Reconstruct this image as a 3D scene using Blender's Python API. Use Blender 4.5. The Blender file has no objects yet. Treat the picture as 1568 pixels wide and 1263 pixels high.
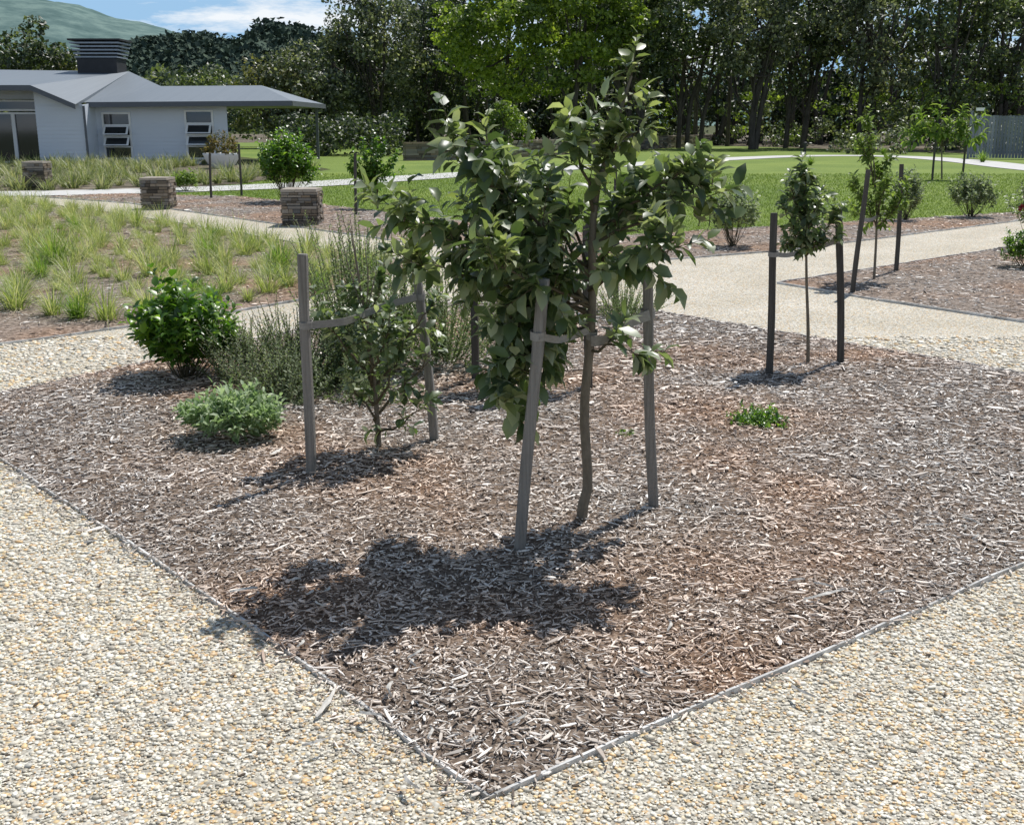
import bpy, bmesh, math
import numpy as np
from mathutils import Vector
rng=np.random.default_rng(11)
U=rng.uniform
# ------------------------------------------------------------------ geometry helpers
class Geo:
    def __init__(s): s.V=[];s.L=[];s.S=[];s.M=[];s.n=0
    def add(s,V,F,mat=0):
        V=np.asarray(V,float).reshape(-1,3);F=np.asarray(F,int)
        if len(V)==0 or len(F)==0:return
        s.V.append(V);s.L.append((F+s.n).ravel());s.S.append(np.full(len(F),F.shape[1]))
        s.M.append(np.full(len(F),mat));s.n+=len(V)
    def build(s,name,mats,smooth=False,parent=None):
        me=bpy.data.meshes.new(name)
        V=np.concatenate(s.V);L=np.concatenate(s.L);S=np.concatenate(s.S);M=np.concatenate(s.M)
        me.vertices.add(len(V));me.vertices.foreach_set("co",V.astype(np.float32).ravel())
        me.loops.add(len(L));me.loops.foreach_set("vertex_index",L.astype(np.int32))
        me.polygons.add(len(S));st=np.concatenate([[0],np.cumsum(S)[:-1]])
        me.polygons.foreach_set("loop_start",st.astype(np.int32));me.polygons.foreach_set("loop_total",S.astype(np.int32))
        me.polygons.foreach_set("material_index",M.astype(np.int32))
        me.polygons.foreach_set("use_smooth",np.full(len(S),bool(smooth)))
        for m in (mats if isinstance(mats,(list,tuple)) else [mats]): me.materials.append(m)
        me.update(calc_edges=True)
        ob=bpy.data.objects.new(name,me);bpy.context.collection.objects.link(ob)
        if parent: ob.parent=parent
        return ob
def empty(name):
    e=bpy.data.objects.new(name,None);e.empty_display_size=.1;bpy.context.collection.objects.link(e);return e
def nrm(a): a=np.asarray(a,float);return a/np.maximum(np.linalg.norm(a,axis=-1,keepdims=True),1e-9)
def frames(d,n):
    y=nrm(d);x=nrm(np.cross(y,n));z=np.cross(x,y);return np.stack([x,y,z],axis=-1)
def inst(g,tV,tF,pos,R,sc,mat=0):
    pos=np.asarray(pos,float);N=len(pos)
    if N==0:return
    sc=np.asarray(sc,float)
    if sc.ndim==1: sc=np.repeat(sc[:,None],3,1)
    P=tV[None]*sc[:,None,:]
    V=np.einsum('nij,nkj->nki',R,P)+pos[:,None,:]
    F=(tF[None]+(np.arange(N)*len(tV))[:,None,None]).reshape(-1,tF.shape[1])
    g.add(V.reshape(-1,3),F,mat)
def tube(g,pts,rad,n=6,mat=0):
    pts=np.asarray(pts,float);k=len(pts);rad=np.broadcast_to(np.asarray(rad,float),(k,))
    t=nrm(np.gradient(pts,axis=0));ref=np.array([.3,1,.1]) if abs(t[:,2]).mean()>.5 else np.array([0,0,1.])
    x=nrm(np.cross(t,ref));y=np.cross(t,x);a=np.arange(n)*2*np.pi/n
    V=pts[:,None]+rad[:,None,None]*(np.cos(a)[None,:,None]*x[:,None]+np.sin(a)[None,:,None]*y[:,None])
    V=V.reshape(-1,3);F=[]
    for i in range(k-1):
        for j in range(n): F.append((i*n+j,i*n+(j+1)%n,(i+1)*n+(j+1)%n,(i+1)*n+j))
    g.add(V,F,mat)
    V2=np.vstack([V[-n:],pts[-1]]);g.add(V2,[(j,(j+1)%n,n) for j in range(n)],mat)
def resample(pts,m):
    pts=np.asarray(pts,float);k=len(pts);t=np.linspace(0,k-1,m);out=[]
    for u in t:
        i=min(int(u),k-2);f=u-i;p0=pts[max(i-1,0)];p1=pts[i];p2=pts[i+1];p3=pts[min(i+2,k-1)]
        out.append(.5*((2*p1)+(-p0+p2)*f+(2*p0-5*p1+4*p2-p3)*f*f+(-p0+3*p1-3*p2+p3)*f**3))
    return np.array(out)
def box(g,x0,x1,y0,y1,z0,z1,mat=0):
    V=[(x0,y0,z0),(x1,y0,z0),(x1,y1,z0),(x0,y1,z0),(x0,y0,z1),(x1,y0,z1),(x1,y1,z1),(x0,y1,z1)]
    g.add(V,[(0,3,2,1),(4,5,6,7),(0,1,5,4),(1,2,6,5),(2,3,7,6),(3,0,4,7)],mat)
def inside(P,poly):
    x,y=P[:,0],P[:,1];r=np.zeros(len(P),bool);q=np.asarray(poly);n=len(q)
    for i in range(n):
        x0,y0=q[i];x1,y1=q[(i+1)%n]
        c=((y0>y)!=(y1>y));
        if y1!=y0: r^=c&(x<(x1-x0)*(y-y0)/(y1-y0)+x0)
    return r
def edist(P,poly):
    q=np.asarray(poly,float);d=np.full(len(P),1e9);n=len(q)
    for i in range(n):
        a=q[i];b=q[(i+1)%n];ab=b-a;t=np.clip(((P-a)@ab)/(ab@ab),0,1);d=np.minimum(d,np.linalg.norm(P-(a+t[:,None]*ab),axis=1))
    return d
def hn(x,y):
    return (np.sin(1.9*x+.7*y+1)+np.sin(-1.1*x+2.3*y+2)+.6*np.sin(4.7*x+3.1*y)+.6*np.sin(-3.9*x+5.3*y+.5)+.4*np.sin(9*x-7*y)+.4*np.sin(11*x+8*y+3))/3.5
def bedz(P,poly,z0,amp,mound=None):
    d=np.clip(edist(P,poly)/.35,0,1);f=d*d*(3-2*d)
    z=z0+amp*f*(hn(P[:,0],P[:,1])*.5+.6)
    if mound:
        for mx,my,mr,mh in mound: z+=f*mh*np.exp(-((P[:,0]-mx)**2+(P[:,1]-my)**2)/mr**2)
    return z
def sheet(name,poly,z0,m,step=0,amp=0,mound=None):
    bm=bmesh.new();vs=[bm.verts.new((x,y,0)) for x,y in poly];f=bm.faces.new(vs)
    bm.normal_update()
    if f.normal.z<0: f.normal_flip()
    bmesh.ops.triangulate(bm,faces=bm.faces[:])
    if step:
        q=np.asarray(poly);
        for ax in (0,1):
            for c in np.arange(q[:,ax].min()+step,q[:,ax].max(),step):
                co=[0,0,0];co[ax]=c;no=[0,0,0];no[ax]=1
                bmesh.ops.bisect_plane(bm,geom=bm.verts[:]+bm.edges[:]+bm.faces[:],plane_co=co,plane_no=no)
    me=bpy.data.meshes.new(name);bm.to_mesh(me);bm.free()
    n=len(me.vertices);co=np.zeros(n*3,np.float32);me.vertices.foreach_get("co",co);co=co.reshape(-1,3)
    co[:,2]=bedz(co[:,:2].astype(float),poly,z0,amp,mound) if step else z0
    me.vertices.foreach_set("co",co.ravel())
    me.polygons.foreach_set("use_smooth",np.ones(len(me.polygons),bool));me.materials.append(m);me.update()
    ob=bpy.data.objects.new(name,me);bpy.context.collection.objects.link(ob);return ob
# ------------------------------------------------------------------ materials
def N(nt,t,**k):
    n=nt.nodes.new(t)
    for a,b in k.items(): setattr(n,a,b)
    return n
def ramp(nt,cols,interp='LINEAR'):
    r=N(nt,'ShaderNodeValToRGB');r.color_ramp.interpolation=interp;e=r.color_ramp.elements
    while len(e)<len(cols): e.new(.5)
    for i,c in enumerate(cols):
        p,c=(c if len(c)==2 else (i/max(len(cols)-1,1),c)); e[i].position=p;e[i].color=(*c,1)
    return r
def mat(name,cols,src='island',scale=(5,5,5),rough=.7,spec=.3,trans=0,tint=None,bump=0,bscale=60,interp='LINEAR',patch=None,patch_scale=.6,metal=0,det=6,dmin=.62):
    m=bpy.data.materials.new(name);m.use_nodes=True;nt=m.node_tree;nt.nodes.clear();lk=nt.links.new
    out=N(nt,'ShaderNodeOutputMaterial');p=N(nt,'ShaderNodeBsdfPrincipled')
    p.inputs['Roughness'].default_value=rough;p.inputs['Specular IOR Level'].default_value=spec;p.inputs['Metallic'].default_value=metal
    tc=N(nt,'ShaderNodeTexCoord');mp=N(nt,'ShaderNodeMapping');mp.inputs['Scale'].default_value=scale;lk(tc.outputs['Object'],mp.inputs[0])
    r=ramp(nt,cols,interp)
    if src=='island':
        g=N(nt,'ShaderNodeNewGeometry');lk(g.outputs['Random Per Island'],r.inputs[0])
    elif src=='voronoi':
        v=N(nt,'ShaderNodeTexVoronoi');v.inputs['Scale'].default_value=1;lk(mp.outputs[0],v.inputs['Vector'])
        s=N(nt,'ShaderNodeSeparateColor');lk(v.outputs['Color'],s.inputs[0]);lk(s.outputs[0],r.inputs[0])
    else:
        n=N(nt,'ShaderNodeTexNoise');n.inputs['Scale'].default_value=1;n.inputs['Detail'].default_value=det;n.inputs['Roughness'].default_value=.65;lk(mp.outputs[0],n.inputs['Vector']);lk(n.outputs[0],r.inputs[0])
    col=r.outputs[0]
    if patch:
        n=N(nt,'ShaderNodeTexNoise');n.inputs['Scale'].default_value=patch_scale;n.inputs['Detail'].default_value=4;lk(tc.outputs['Object'],n.inputs['Vector'])
        r2=ramp(nt,patch);lk(n.outputs[0],r2.inputs[0]);mx=N(nt,'ShaderNodeMix',data_type='RGBA',blend_type='MULTIPLY');mx.inputs[0].default_value=1
        lk(col,mx.inputs[6]);lk(r2.outputs[0],mx.inputs[7]);col=mx.outputs[2]
    lk(col,p.inputs['Base Color'])
    if src=='voronoi':
        mr=N(nt,'ShaderNodeMapRange');mr.inputs[1].default_value=.25;mr.inputs[2].default_value=.8;mr.inputs[3].default_value=1;mr.inputs[4].default_value=dmin;lk(v.outputs['Distance'],mr.inputs[0])
        mx=N(nt,'ShaderNodeMix',data_type='RGBA',blend_type='MULTIPLY');mx.inputs[0].default_value=1;lk(col,mx.inputs[6]);lk(mr.outputs[0],mx.inputs[7]);lk(mx.outputs[2],p.inputs['Base Color'])
        b=N(nt,'ShaderNodeBump',invert=True);b.inputs['Strength'].default_value=.6;b.inputs['Distance'].default_value=.006;lk(v.outputs['Distance'],b.inputs['Height']);lk(b.outputs[0],p.inputs['Normal'])
    elif bump:
        n=N(nt,'ShaderNodeTexNoise');n.inputs['Scale'].default_value=bscale;n.inputs['Detail'].default_value=5;n.inputs['Roughness'].default_value=.7;lk(tc.outputs['Object'],n.inputs['Vector'])
        b=N(nt,'ShaderNodeBump');b.inputs['Strength'].default_value=1;b.inputs['Distance'].default_value=bump;lk(n.outputs[0],b.inputs['Height']);lk(b.outputs[0],p.inputs['Normal'])
    if trans:
        t=N(nt,'ShaderNodeBsdfTranslucent');mx=N(nt,'ShaderNodeMix',data_type='RGBA',blend_type='MULTIPLY');mx.inputs[0].default_value=1
        lk(col,mx.inputs[6]);mx.inputs[7].default_value=(*(tint or (2.2,2.4,.9)),1);lk(mx.outputs[2],t.inputs[0])
        ms=N(nt,'ShaderNodeMixShader');ms.inputs[0].default_value=trans;lk(p.outputs[0],ms.inputs[1]);lk(t.outputs[0],ms.inputs[2]);lk(ms.outputs[0],out.inputs[0])
    else: lk(p.outputs[0],out.inputs[0])
    return m
M={}
M['apple']=mat('apple_leaf',[(.045,.072,.032),(.075,.115,.047),(.115,.16,.07),(.18,.225,.12),(.37,.4,.29)],rough=.42,spec=.8,trans=.36,tint=(1.8,1.95,.85))
M['applenew']=mat('new_apple_leaf',[(.08,.11,.045),(.14,.18,.075),(.22,.26,.12),(.38,.4,.28)],rough=.42,spec=.7,trans=.42,tint=(1.7,1.8,.8))
M['citrus']=mat('citrus_leaf',[(.035,.08,.013),(.06,.135,.02),(.11,.21,.033),(.21,.32,.065)],rough=.35,spec=.7,trans=.4,tint=(2,2.1,.8))
M['fresh']=mat('fresh_leaf',[(.06,.10,.025),(.11,.17,.04),(.17,.24,.07),(.23,.29,.1)],rough=.5,trans=.4,tint=(1.9,2,.9))
M['grey']=mat('grey_shrub_leaf',[(.075,.105,.055),(.15,.185,.105),(.25,.29,.18),(.36,.4,.28)],rough=.6,trans=.33,tint=(1.7,1.9,1.0))
M['sage']=mat('sage_leaf',[(.12,.18,.08),(.22,.3,.15),(.34,.42,.26),(.46,.52,.37)],rough=.6,trans=.35,tint=(1.5,1.7,1.0))
M['rosemary']=mat('rosemary_leaf',[(.09,.135,.06),(.18,.235,.11),(.3,.35,.21)],rough=.6,trans=.38,tint=(1.6,1.75,.9))
M['tuss']=mat('tussock_blade',[(.13,.18,.045),(.22,.28,.08),(.32,.38,.13),(.44,.45,.22),(.6,.56,.38)],rough=.5,spec=.4,trans=.35,tint=(1.5,1.6,.8))
M['tussg']=mat('silver_tussock_blade',[(.11,.15,.05),(.19,.23,.085),(.3,.32,.15),(.48,.45,.3)],rough=.5,spec=.4,trans=.3,tint=(1.5,1.6,.9))
M['lom']=mat('lomandra_blade',[(.07,.13,.02),(.13,.22,.035),(.21,.31,.06),(.34,.37,.14)],rough=.45,spec=.4,trans=.35,tint=(1.6,1.8,.7))
M['grass']=mat('lawn_blade',[(.09,.14,.025),(.14,.2,.04),(.2,.26,.07)],rough=.5,trans=.35,tint=(1.7,1.8,.8))
M['bark']=mat('young_bark',[(.08,.065,.05),(.17,.145,.11),(.27,.24,.19)],src='noise',scale=(60,60,25),rough=.8,bump=.003,bscale=80)
M['twig']=mat('twig',[(.06,.05,.03),(.12,.1,.06)],src='noise',rough=.8)
M['stake']=mat('weathered_timber',[(.055,.051,.046),(.16,.15,.135),(.27,.255,.235),(.44,.42,.39)],src='noise',scale=(90,90,3),rough=.85,spec=.2,bump=.003,bscale=110)
M['stakedark']=mat('dark_timber',[(.03,.027,.024),(.08,.075,.068),(.17,.16,.145)],src='noise',scale=(90,90,3),rough=.85,spec=.2,bump=.002,bscale=120)
M['tie']=mat('webbing_tie',[(.15,.145,.135),(.27,.26,.24),(.38,.36,.335)],src='noise',scale=(30,30,90),rough=.9,spec=.1)
pt=[(.38,(1.13,.9,.74)),(.48,(1.06,.97,.9)),(.58,(1.02,1,.98))]
chipc=[(0,(.07,.05,.037)),(.15,(.19,.15,.118)),(.35,(.38,.32,.27)),(.58,(.56,.5,.44)),(.8,(.76,.71,.65)),(1,(.92,.9,.86))]
M['chip']=mat('wood_chip',chipc,rough=.45,spec=.6,patch=pt,patch_scale=.6)
M['mulch']=mat('mulch_ground',[(.3,(.06,.045,.034)),(.5,(.19,.15,.12)),(.7,(.42,.36,.3))],src='noise',scale=(55,55,55),rough=.9,spec=.1,bump=.015,bscale=35,patch=pt,patch_scale=.6)
M['mulchfar']=mat('coarse_mulch_ground',[(.3,(.07,.055,.045)),(.5,(.23,.19,.16)),(.7,(.5,.44,.39))],src='noise',scale=(25,25,25),rough=.9,spec=.1,bump=.02,bscale=25,patch=pt,patch_scale=.6)
pebc=[(0,(.27,.245,.2)),(.1,(.46,.425,.355)),(.28,(.63,.585,.495)),(.5,(.77,.73,.635)),(.7,(.9,.87,.79)),(.82,(.74,.59,.35)),(.9,(.74,.5,.26)),(1,(.47,.46,.425))]
M['peb']=mat('pebble',pebc,rough=.5,spec=.5,patch=[(.35,(.92,.9,.87)),(.5,(1,.98,.93)),(.65,(1.03,1.02,1.0))],patch_scale=1.6)
M['gravel']=mat('gravel_surface',[(p,tuple(c*.95 for c in q)) for p,q in pebc],src='voronoi',scale=(85,85,85),rough=.8,spec=.2,patch=[(.35,(.84,.83,.8)),(.65,(.97,.97,.97))],patch_scale=1.2)
M['lawn']=mat('lawn_turf',[(.3,(.10,.155,.025)),(.5,(.165,.23,.045)),(.7,(.24,.3,.085))],src='noise',scale=(14,14,14),rough=.8,spec=.15,bump=.02,bscale=25,patch=[(.35,(.8,.85,.8)),(.65,(1.15,1.1,1.1))],patch_scale=.25)
M['ground']=mat('rough_ground',[(.3,(.04,.045,.02)),(.5,(.07,.08,.03)),(.7,(.12,.12,.06))],src='noise',scale=(2,2,2),rough=.9,spec=.1)
M['litter']=mat('leaf_litter',[(.3,(.04,.034,.024)),(.5,(.13,.11,.08)),(.7,(.34,.29,.23))],src='noise',scale=(1.6,1.6,1.6),rough=.9,spec=.1)
M['conc']=mat('concrete',[(.3,(.48,.47,.45)),(.7,(.6,.59,.57))],src='noise',scale=(3,3,3),rough=.85,spec=.2)
M['edging']=mat('edging_strip',[(.3,(.2,.195,.185)),(.5,(.55,.54,.52)),(.7,(.8,.79,.77))],src='noise',scale=(7,7,7),rough=.7,spec=.3)
M['stone']=mat('schist_stone',[(.07,.06,.05),(.16,.135,.11),(.24,.185,.13),(.32,.28,.24),(.13,.13,.13)],rough=.85,spec=.2,bump=.012,bscale=30)
M['capst']=mat('cap_stone',[(.3,.26,.21),(.45,.4,.35)],src='noise',scale=(8,8,8),rough=.8,spec=.2,bump=.005,bscale=40)
M['wall']=mat('painted_weatherboard',[(.62,.66,.73),(.7,.74,.81)],src='noise',scale=(1,1,6),rough=.6,spec=.3)
M['white']=mat('white_paint',[(.78,.78,.78),(.85,.85,.85)],src='noise',rough=.5)
M['roof']=mat('roof_steel',[(.14,.165,.19),(.22,.245,.27)],src='noise',scale=(14,.2,.2),rough=.5,spec=.4)
M['fascia']=mat('fascia_paint',[(.1,.11,.13),(.14,.15,.17)],src='noise',rough=.5)
M['glass']=mat('window_glass',[(.015,.018,.02),(.04,.045,.05)],src='noise',scale=(.7,.7,.7),rough=.05,spec=.9)
M['dark']=mat('dark_metal',[(.02,.022,.025),(.05,.05,.055)],src='noise',rough=.6)
M['louvre']=mat('grey_metal',[(.2,.24,.28),(.34,.37,.42)],src='noise',rough=.45,spec=.6)
M['fence']=mat('grey_paling',[(.15,.165,.195),(.21,.23,.265),(.27,.29,.33)],rough=.85,spec=.15)
M['trunk']=mat('forest_bark',[(.03,.025,.02),(.08,.07,.06),(.19,.17,.15)],src='noise',scale=(4,4,1.5),rough=.9,spec=.1,bump=.03,bscale=8)
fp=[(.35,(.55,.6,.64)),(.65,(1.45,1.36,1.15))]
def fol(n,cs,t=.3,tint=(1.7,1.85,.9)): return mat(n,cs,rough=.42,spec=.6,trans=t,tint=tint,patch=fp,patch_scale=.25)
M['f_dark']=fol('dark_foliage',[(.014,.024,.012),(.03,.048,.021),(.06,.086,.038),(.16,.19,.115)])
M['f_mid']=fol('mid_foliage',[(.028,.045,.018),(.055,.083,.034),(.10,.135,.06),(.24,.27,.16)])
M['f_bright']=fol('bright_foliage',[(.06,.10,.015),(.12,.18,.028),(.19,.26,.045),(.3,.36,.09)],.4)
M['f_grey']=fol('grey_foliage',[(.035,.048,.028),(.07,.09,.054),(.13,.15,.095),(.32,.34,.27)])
M['f_olive']=fol('olive_foliage',[(.07,.08,.03),(.12,.13,.05),(.2,.19,.09)])
M['f_far']=mat('distant_foliage',[(.04,.06,.05),(.062,.09,.07),(.11,.145,.1)],rough=.9,spec=.05)
M['hill']=mat('haze_tinted_hill',[(.35,(.08,.13,.125)),(.5,(.12,.18,.17)),(.65,(.18,.25,.225))],src='noise',scale=(.02,.02,.035),rough=1,spec=0)  # aerial haze painted into the base colour as a lighter blue-green
# ------------------------------------------------------------------ templates
leafV=np.array([(0,0,0),(0,.35,.03),(0,.7,.015),(0,1,-.12),(.27,.32,.11),(.23,.68,.08),(-.27,.32,.11),(-.23,.68,.08)],float)
leafT=np.array([(0,4,1),(1,4,5),(1,5,2),(2,5,3),(0,1,6),(1,7,6),(1,2,7),(2,3,7)])
cardV=np.array([(0,-.5,0),(.42,-.05,.14),(.1,.55,0),(-.4,.1,.12)],float);cardT=np.array([(0,1,2),(0,2,3)])
t=(1+5**.5)/2
icoV=nrm(np.array([(-1,t,0),(1,t,0),(-1,-t,0),(1,-t,0),(0,-1,t),(0,1,t),(0,-1,-t),(0,1,-t),(t,0,-1),(t,0,1),(-t,0,-1),(-t,0,1)],float))
icoF=np.array([(0,11,5),(0,5,1),(0,1,7),(0,7,10),(0,10,11),(1,5,9),(5,11,4),(11,10,2),(10,7,6),(7,1,8),(3,9,4),(3,4,2),(3,2,6),(3,6,8),(3,8,9),(4,9,5),(2,4,11),(6,2,10),(8,6,7),(9,8,1)])
chF=np.array([(0,3,2,1),(4,5,6,7),(0,1,5,4),(1,2,6,5),(2,3,7,6),(3,0,4,7)])
slV=np.array([(-.3,-.5,-.5),(.2,-.5,-.5),(.5,.0,-.5),(.25,.5,-.5),(-.15,.46,-.5),(-.5,.05,-.5),(-.24,-.44,.5),(.15,-.46,.4),(.4,.0,.5),(.2,.42,.5),(-.12,.4,.45),(-.4,.05,.5)],float)
slF4=np.array([(j,(j+1)%6,6+(j+1)%6,6+j) for j in range(6)]+[(6,7,8,11),(8,9,10,11)])
def rotz_tilt(n,sig):
    a=U(0,2*np.pi,n);nn=nrm(np.stack([rng.normal(0,sig,n),rng.normal(0,sig,n),np.ones(n)],1))
    return frames(np.stack([np.cos(a),np.sin(a),np.zeros(n)],1),nn)
# ------------------------------------------------------------------ layout polygons
BED=[(-.06,2.53),(-.26,2.76),(-.58,3.16),(-.92,3.56),(-1.44,4.16),(-2.0,4.79),(-2.62,5.49),(-3.3,6.15),(-3.65,6.55),(-3.32,6.99),(-2.7,7.9),(-2.1,8.85),(-1.3,9.95),(-.56,10.95),(.1,11.55),(1.32,10.27),(2.48,8.91),(3.58,7.57),(4.75,6.17),(2.02,4.1),(1.14,3.43),(.63,3.05)]
GRASSBED=[(-15,4),(-8,4.2),(-6,6.5),(-4.67,7.95),(-4.05,8.63),(-3.48,9.25),(-2.7,10.05),(-2.03,11),(-1.4,12.6),(-1.18,13.7),(-1.5,14.4),(-2.38,15.38),(-4.62,18.25),(-8.12,22.41),(-11.97,26.38),(-18,29),(-22,20)]
RBED=[(2.91,12.15),(3.65,10.9),(4.51,9.67),(6.5,7.2),(13,12),(9.2,17.4),(6.99,15.79)]
GE=[(-11.5,27.2),(-8.41,24.84),(-4.01,19.46),(-1.58,16.51),(.5,14.4),(1.32,13.91),(3.75,15.38),(9.3,20.4),(15,25)]
LE=[(-9.6,28.3),(-6.49,27.1),(-4.38,24.84),(-2.52,22.41),(-1.02,20.4),(1.64,17.49),(4.71,19.3),(10.2,22.41),(15,26)]
STRIP=GE+LE[::-1]
GRAVEL=GE+[(20,24),(20,-4),(-20,-4),(-20,29),(-13,28)]
LAWN=LE+[(32,38),(42,75),(17.5,97),(-11,125),(-34,110),(-18,68),(-10,52),(-7,44),(-8,33),(-9.5,29)]
HBED=[(-30,29.5),(-13.5,29.2),(-10,30),(-8,33),(-7,40),(-8.3,47),(-12,50.2),(-30,50.2)]
MOUND=[(.3,4.5,.6,.05),(-.7,5.55,.5,.03)]
sheet('ground',[(-4000,-200),(4000,-200),(4000,6000),(-4000,6000)],0,M['ground'])
sheet('lawn',LAWN,.004,M['lawn']);sheet('gravel_path',GRAVEL,.008,M['gravel'])
FL=[(-11,118),(17.5,92),(26,72),(30,60),(70,60),(90,200),(-120,200),(-60,100),(-34,90),(-30,105)]
sheet('forest_floor',FL,.012,M['litter'])
sheet('mulch_bed',BED,.012,M['mulch'],.12,.045,MOUND)
sheet('tussock_bed_mulch',GRASSBED,.012,M['mulchfar'],.5,.05);sheet('side_bed_mulch',RBED,.012,M['mulchfar'],.3,.05)
sheet('lawn_border_mulch',STRIP,.012,M['mulchfar'],.4,.04);sheet('house_bed_mulch',HBED,.016,M['litter'])
def ribbon_path(name,pts,w,z,m):
    p=resample(np.array([(x,y,0) for x,y in pts],float),len(pts)*8);tn=nrm(np.gradient(p,axis=0));sd=np.stack([tn[:,1],-tn[:,0],0*tn[:,0]],1)
    V=np.concatenate([p-sd*w/2,p+sd*w/2]);V[:,2]=z;n=len(p);g=Geo();g.add(V,[(i,n+i,n+i+1,i+1) for i in range(n-1)]);g.build(name,m)
ribbon_path('concrete_path',[(-24,26.3),(-18,27.3),(-12.5,28.3),(-8.6,30.2),(-5.74,33),(-1.89,39.1),(6.3,51),(13.6,60.5),(18,63.2),(21,61),(21.5,54),(20.5,44),(21,36),(28,28)],2.3,.022,M['conc'])
def edging(name,poly,closed=True,w=.0045,h=.024):
    g=Geo();q=[np.array(p) for p in poly]
    if closed:q.append(q[0])
    for a,b in zip(q[:-1],q[1:]):
        L=np.linalg.norm(b-a);k=max(1,int(L/.22));pr=a;z0=h
        for i in range(1,k+1):
            c=a+(b-a)*i/k+(rng.normal(0,.005,2) if i<k else 0);d=nrm(c-pr);s=np.array([d[1],-d[0]])*w
            z1=h+U(-.006,.005)
            V=[(*(pr-s),0),(*(pr+s),0),(*(c+s),0),(*(c-s),0),(*(pr-s),z0),(*(pr+s),z0),(*(c+s),z1),(*(c-s),z1)]
            g.add(V,[(4,5,6,7),(0,1,5,4),(2,3,7,6),(1,2,6,5),(3,0,4,7)]);pr=c;z0=z1
    g.build(name,M['edging'])
edging('bed_edging',BED);edging('bed_edging',RBED,w=.006,h=.03);edging('bed_edging',GRASSBED[2:15],False,.006,.03);edging('bed_edging',GE,False,.006,.03)
# ------------------------------------------------------------------ mulch chips
def chips(name,poly,dens,pf,base,z0,amp,mound=None,spill=.0):
    q=np.asarray(poly);lo=q.min(0)-.3;hi=q.max(0)+.3;n=int(dens*np.prod(hi-lo));P=np.stack([U(lo[0],hi[0],n),U(lo[1],hi[1],n)],1)
    ins=inside(P,poly);d=edist(P,poly);left=(P[:,0]<-.1)&(P[:,1]<6.5)
    keep=ins|(U(0,1,n)<np.where(left,.75*np.exp(-d/.055),.4*np.exp(-d/.03)))*(spill>0)
    p=pf(P[:,1]);keep&=U(0,1,n)<p;P=P[keep];p=p[keep];ins=ins[keep];d=d[keep];left=left[keep];n=len(P)
    z=np.where(ins,bedz(P,poly,z0,amp,mound),.014)+U(0,.015,n)*np.where(ins,1,.4)+np.where(ins,.006*np.exp(-d/.05),np.where(left,.016,.006)*np.exp(-d/.03))
    s=base*p**-.42;L=np.clip(rng.lognormal(np.log(.019),.65,n),.006,.1)*s;W=np.clip(rng.lognormal(np.log(.005),.55,n),.0016,.02)*s;T=U(.001,.003,n)*s
    W=np.minimum(W,L*.7)
    g=Geo();R=rotz_tilt(n,.27);inst(g,slV,slF4,np.c_[P,z],R,np.c_[W,L,T]);return g.build(name,M['chip'])
chips('mulch_chips',BED,5400,lambda y:np.clip((3.9/y)**1.8,.1,1),1,.014,.045,MOUND,spill=1)
chips('side_bed_chips',RBED,300,lambda y:np.ones_like(y),1.9,.014,.05)
chips('lawn_border_chips',STRIP,150,lambda y:np.ones_like(y),2.4,.014,.04)
chips('tussock_bed_chips',GRASSBED,140,lambda y:np.clip((10/y)**1.5,.1,1),2.0,.014,.05)
def strip(name,x,y,ang,L,W,z,c):
    g=Geo();d=np.array([math.sin(ang),math.cos(ang)]);s=np.array([d[1],-d[0]]);k=8;V=[]
    for i in range(k+1):
        f=i/k;w=W*(.25+.75*math.sin(math.pi*min(f+.12,1)))*(1+U(-.25,.25));p=np.array([x,y])+d*L*(f-.5)+s*.012*math.sin(3*f)
        zz=z+.008*math.sin(math.pi*f)
        V+=[(*(p-s*w/2),zz-.004),(*(p+s*U(-.2,.2)*w),zz+.003),(*(p+s*w/2),zz-.003)]
    F=[]
    for i in range(k): F+=[(3*i,3*i+1,3*i+4,3*i+3),(3*i+1,3*i+2,3*i+5,3*i+4)]
    g.add(V,F);g.build(name,c)
pale=mat('pale_bark',[(.36,.33,.29),(.58,.55,.5),(.74,.71,.66)],src='noise',scale=(120,25,25),rough=.7)
strip('bark_strip',-.56,3.02,.15,.2,.02,.026,pale);strip('bark_strip',1.13,3.72,1.1,.2,.018,.06,pale);strip('bark_strip',-.98,3.76,1.2,.1,.018,.06,pale)
strip('bark_strip',-1.22,5.5,.3,.12,.03,.065,pale)
for q in range(34):
    a=BED[rng.choice([0,1,2,3,4,19,20,21])];x,yv=a[0]+U(-.3,.3),a[1]+U(-.05,.5);strip('bark_strip',x,yv,U(0,3.1),U(.04,.09),U(.006,.013),.05,pale)
# ------------------------------------------------------------------ pebbles
n=600000;yy=U(2.1,9,n);xx=U(-1,1,n)*(.56*yy+.5)
w=(.56*yy+.5);w/=w.max();p=(2.9/yy)**2;p=np.clip(p,0,1)*w
P=np.stack([xx,yy],1);k=(U(0,1,n)<p);P=P[k]
ok=~inside(P,BED)&~inside(P,GRASSBED)&~inside(P,RBED);P=P[ok];n=len(P)
s=np.clip(rng.lognormal(np.log(.0054),.36,n),.003,.014)*(P[:,1]/2.9).clip(.8)**.8
g=Geo();inst(g,icoV,icoF,np.c_[P,.009+U(-.001,.002,n)],rotz_tilt(n,.25),np.c_[s*U(.7,1.1,n),s*U(.9,1.4,n),s*U(.3,.6,n)]);g.build('gravel_pebbles',M['peb'],smooth=True)
n=420;yy=U(2.3,7,n);P=np.c_[U(-1,1,n)*(.55*yy+.3),yy];P=P[~inside(P,BED)&~inside(P,GRASSBED)];n=len(P);g=Geo();s=U(.008,.026,n)
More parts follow.
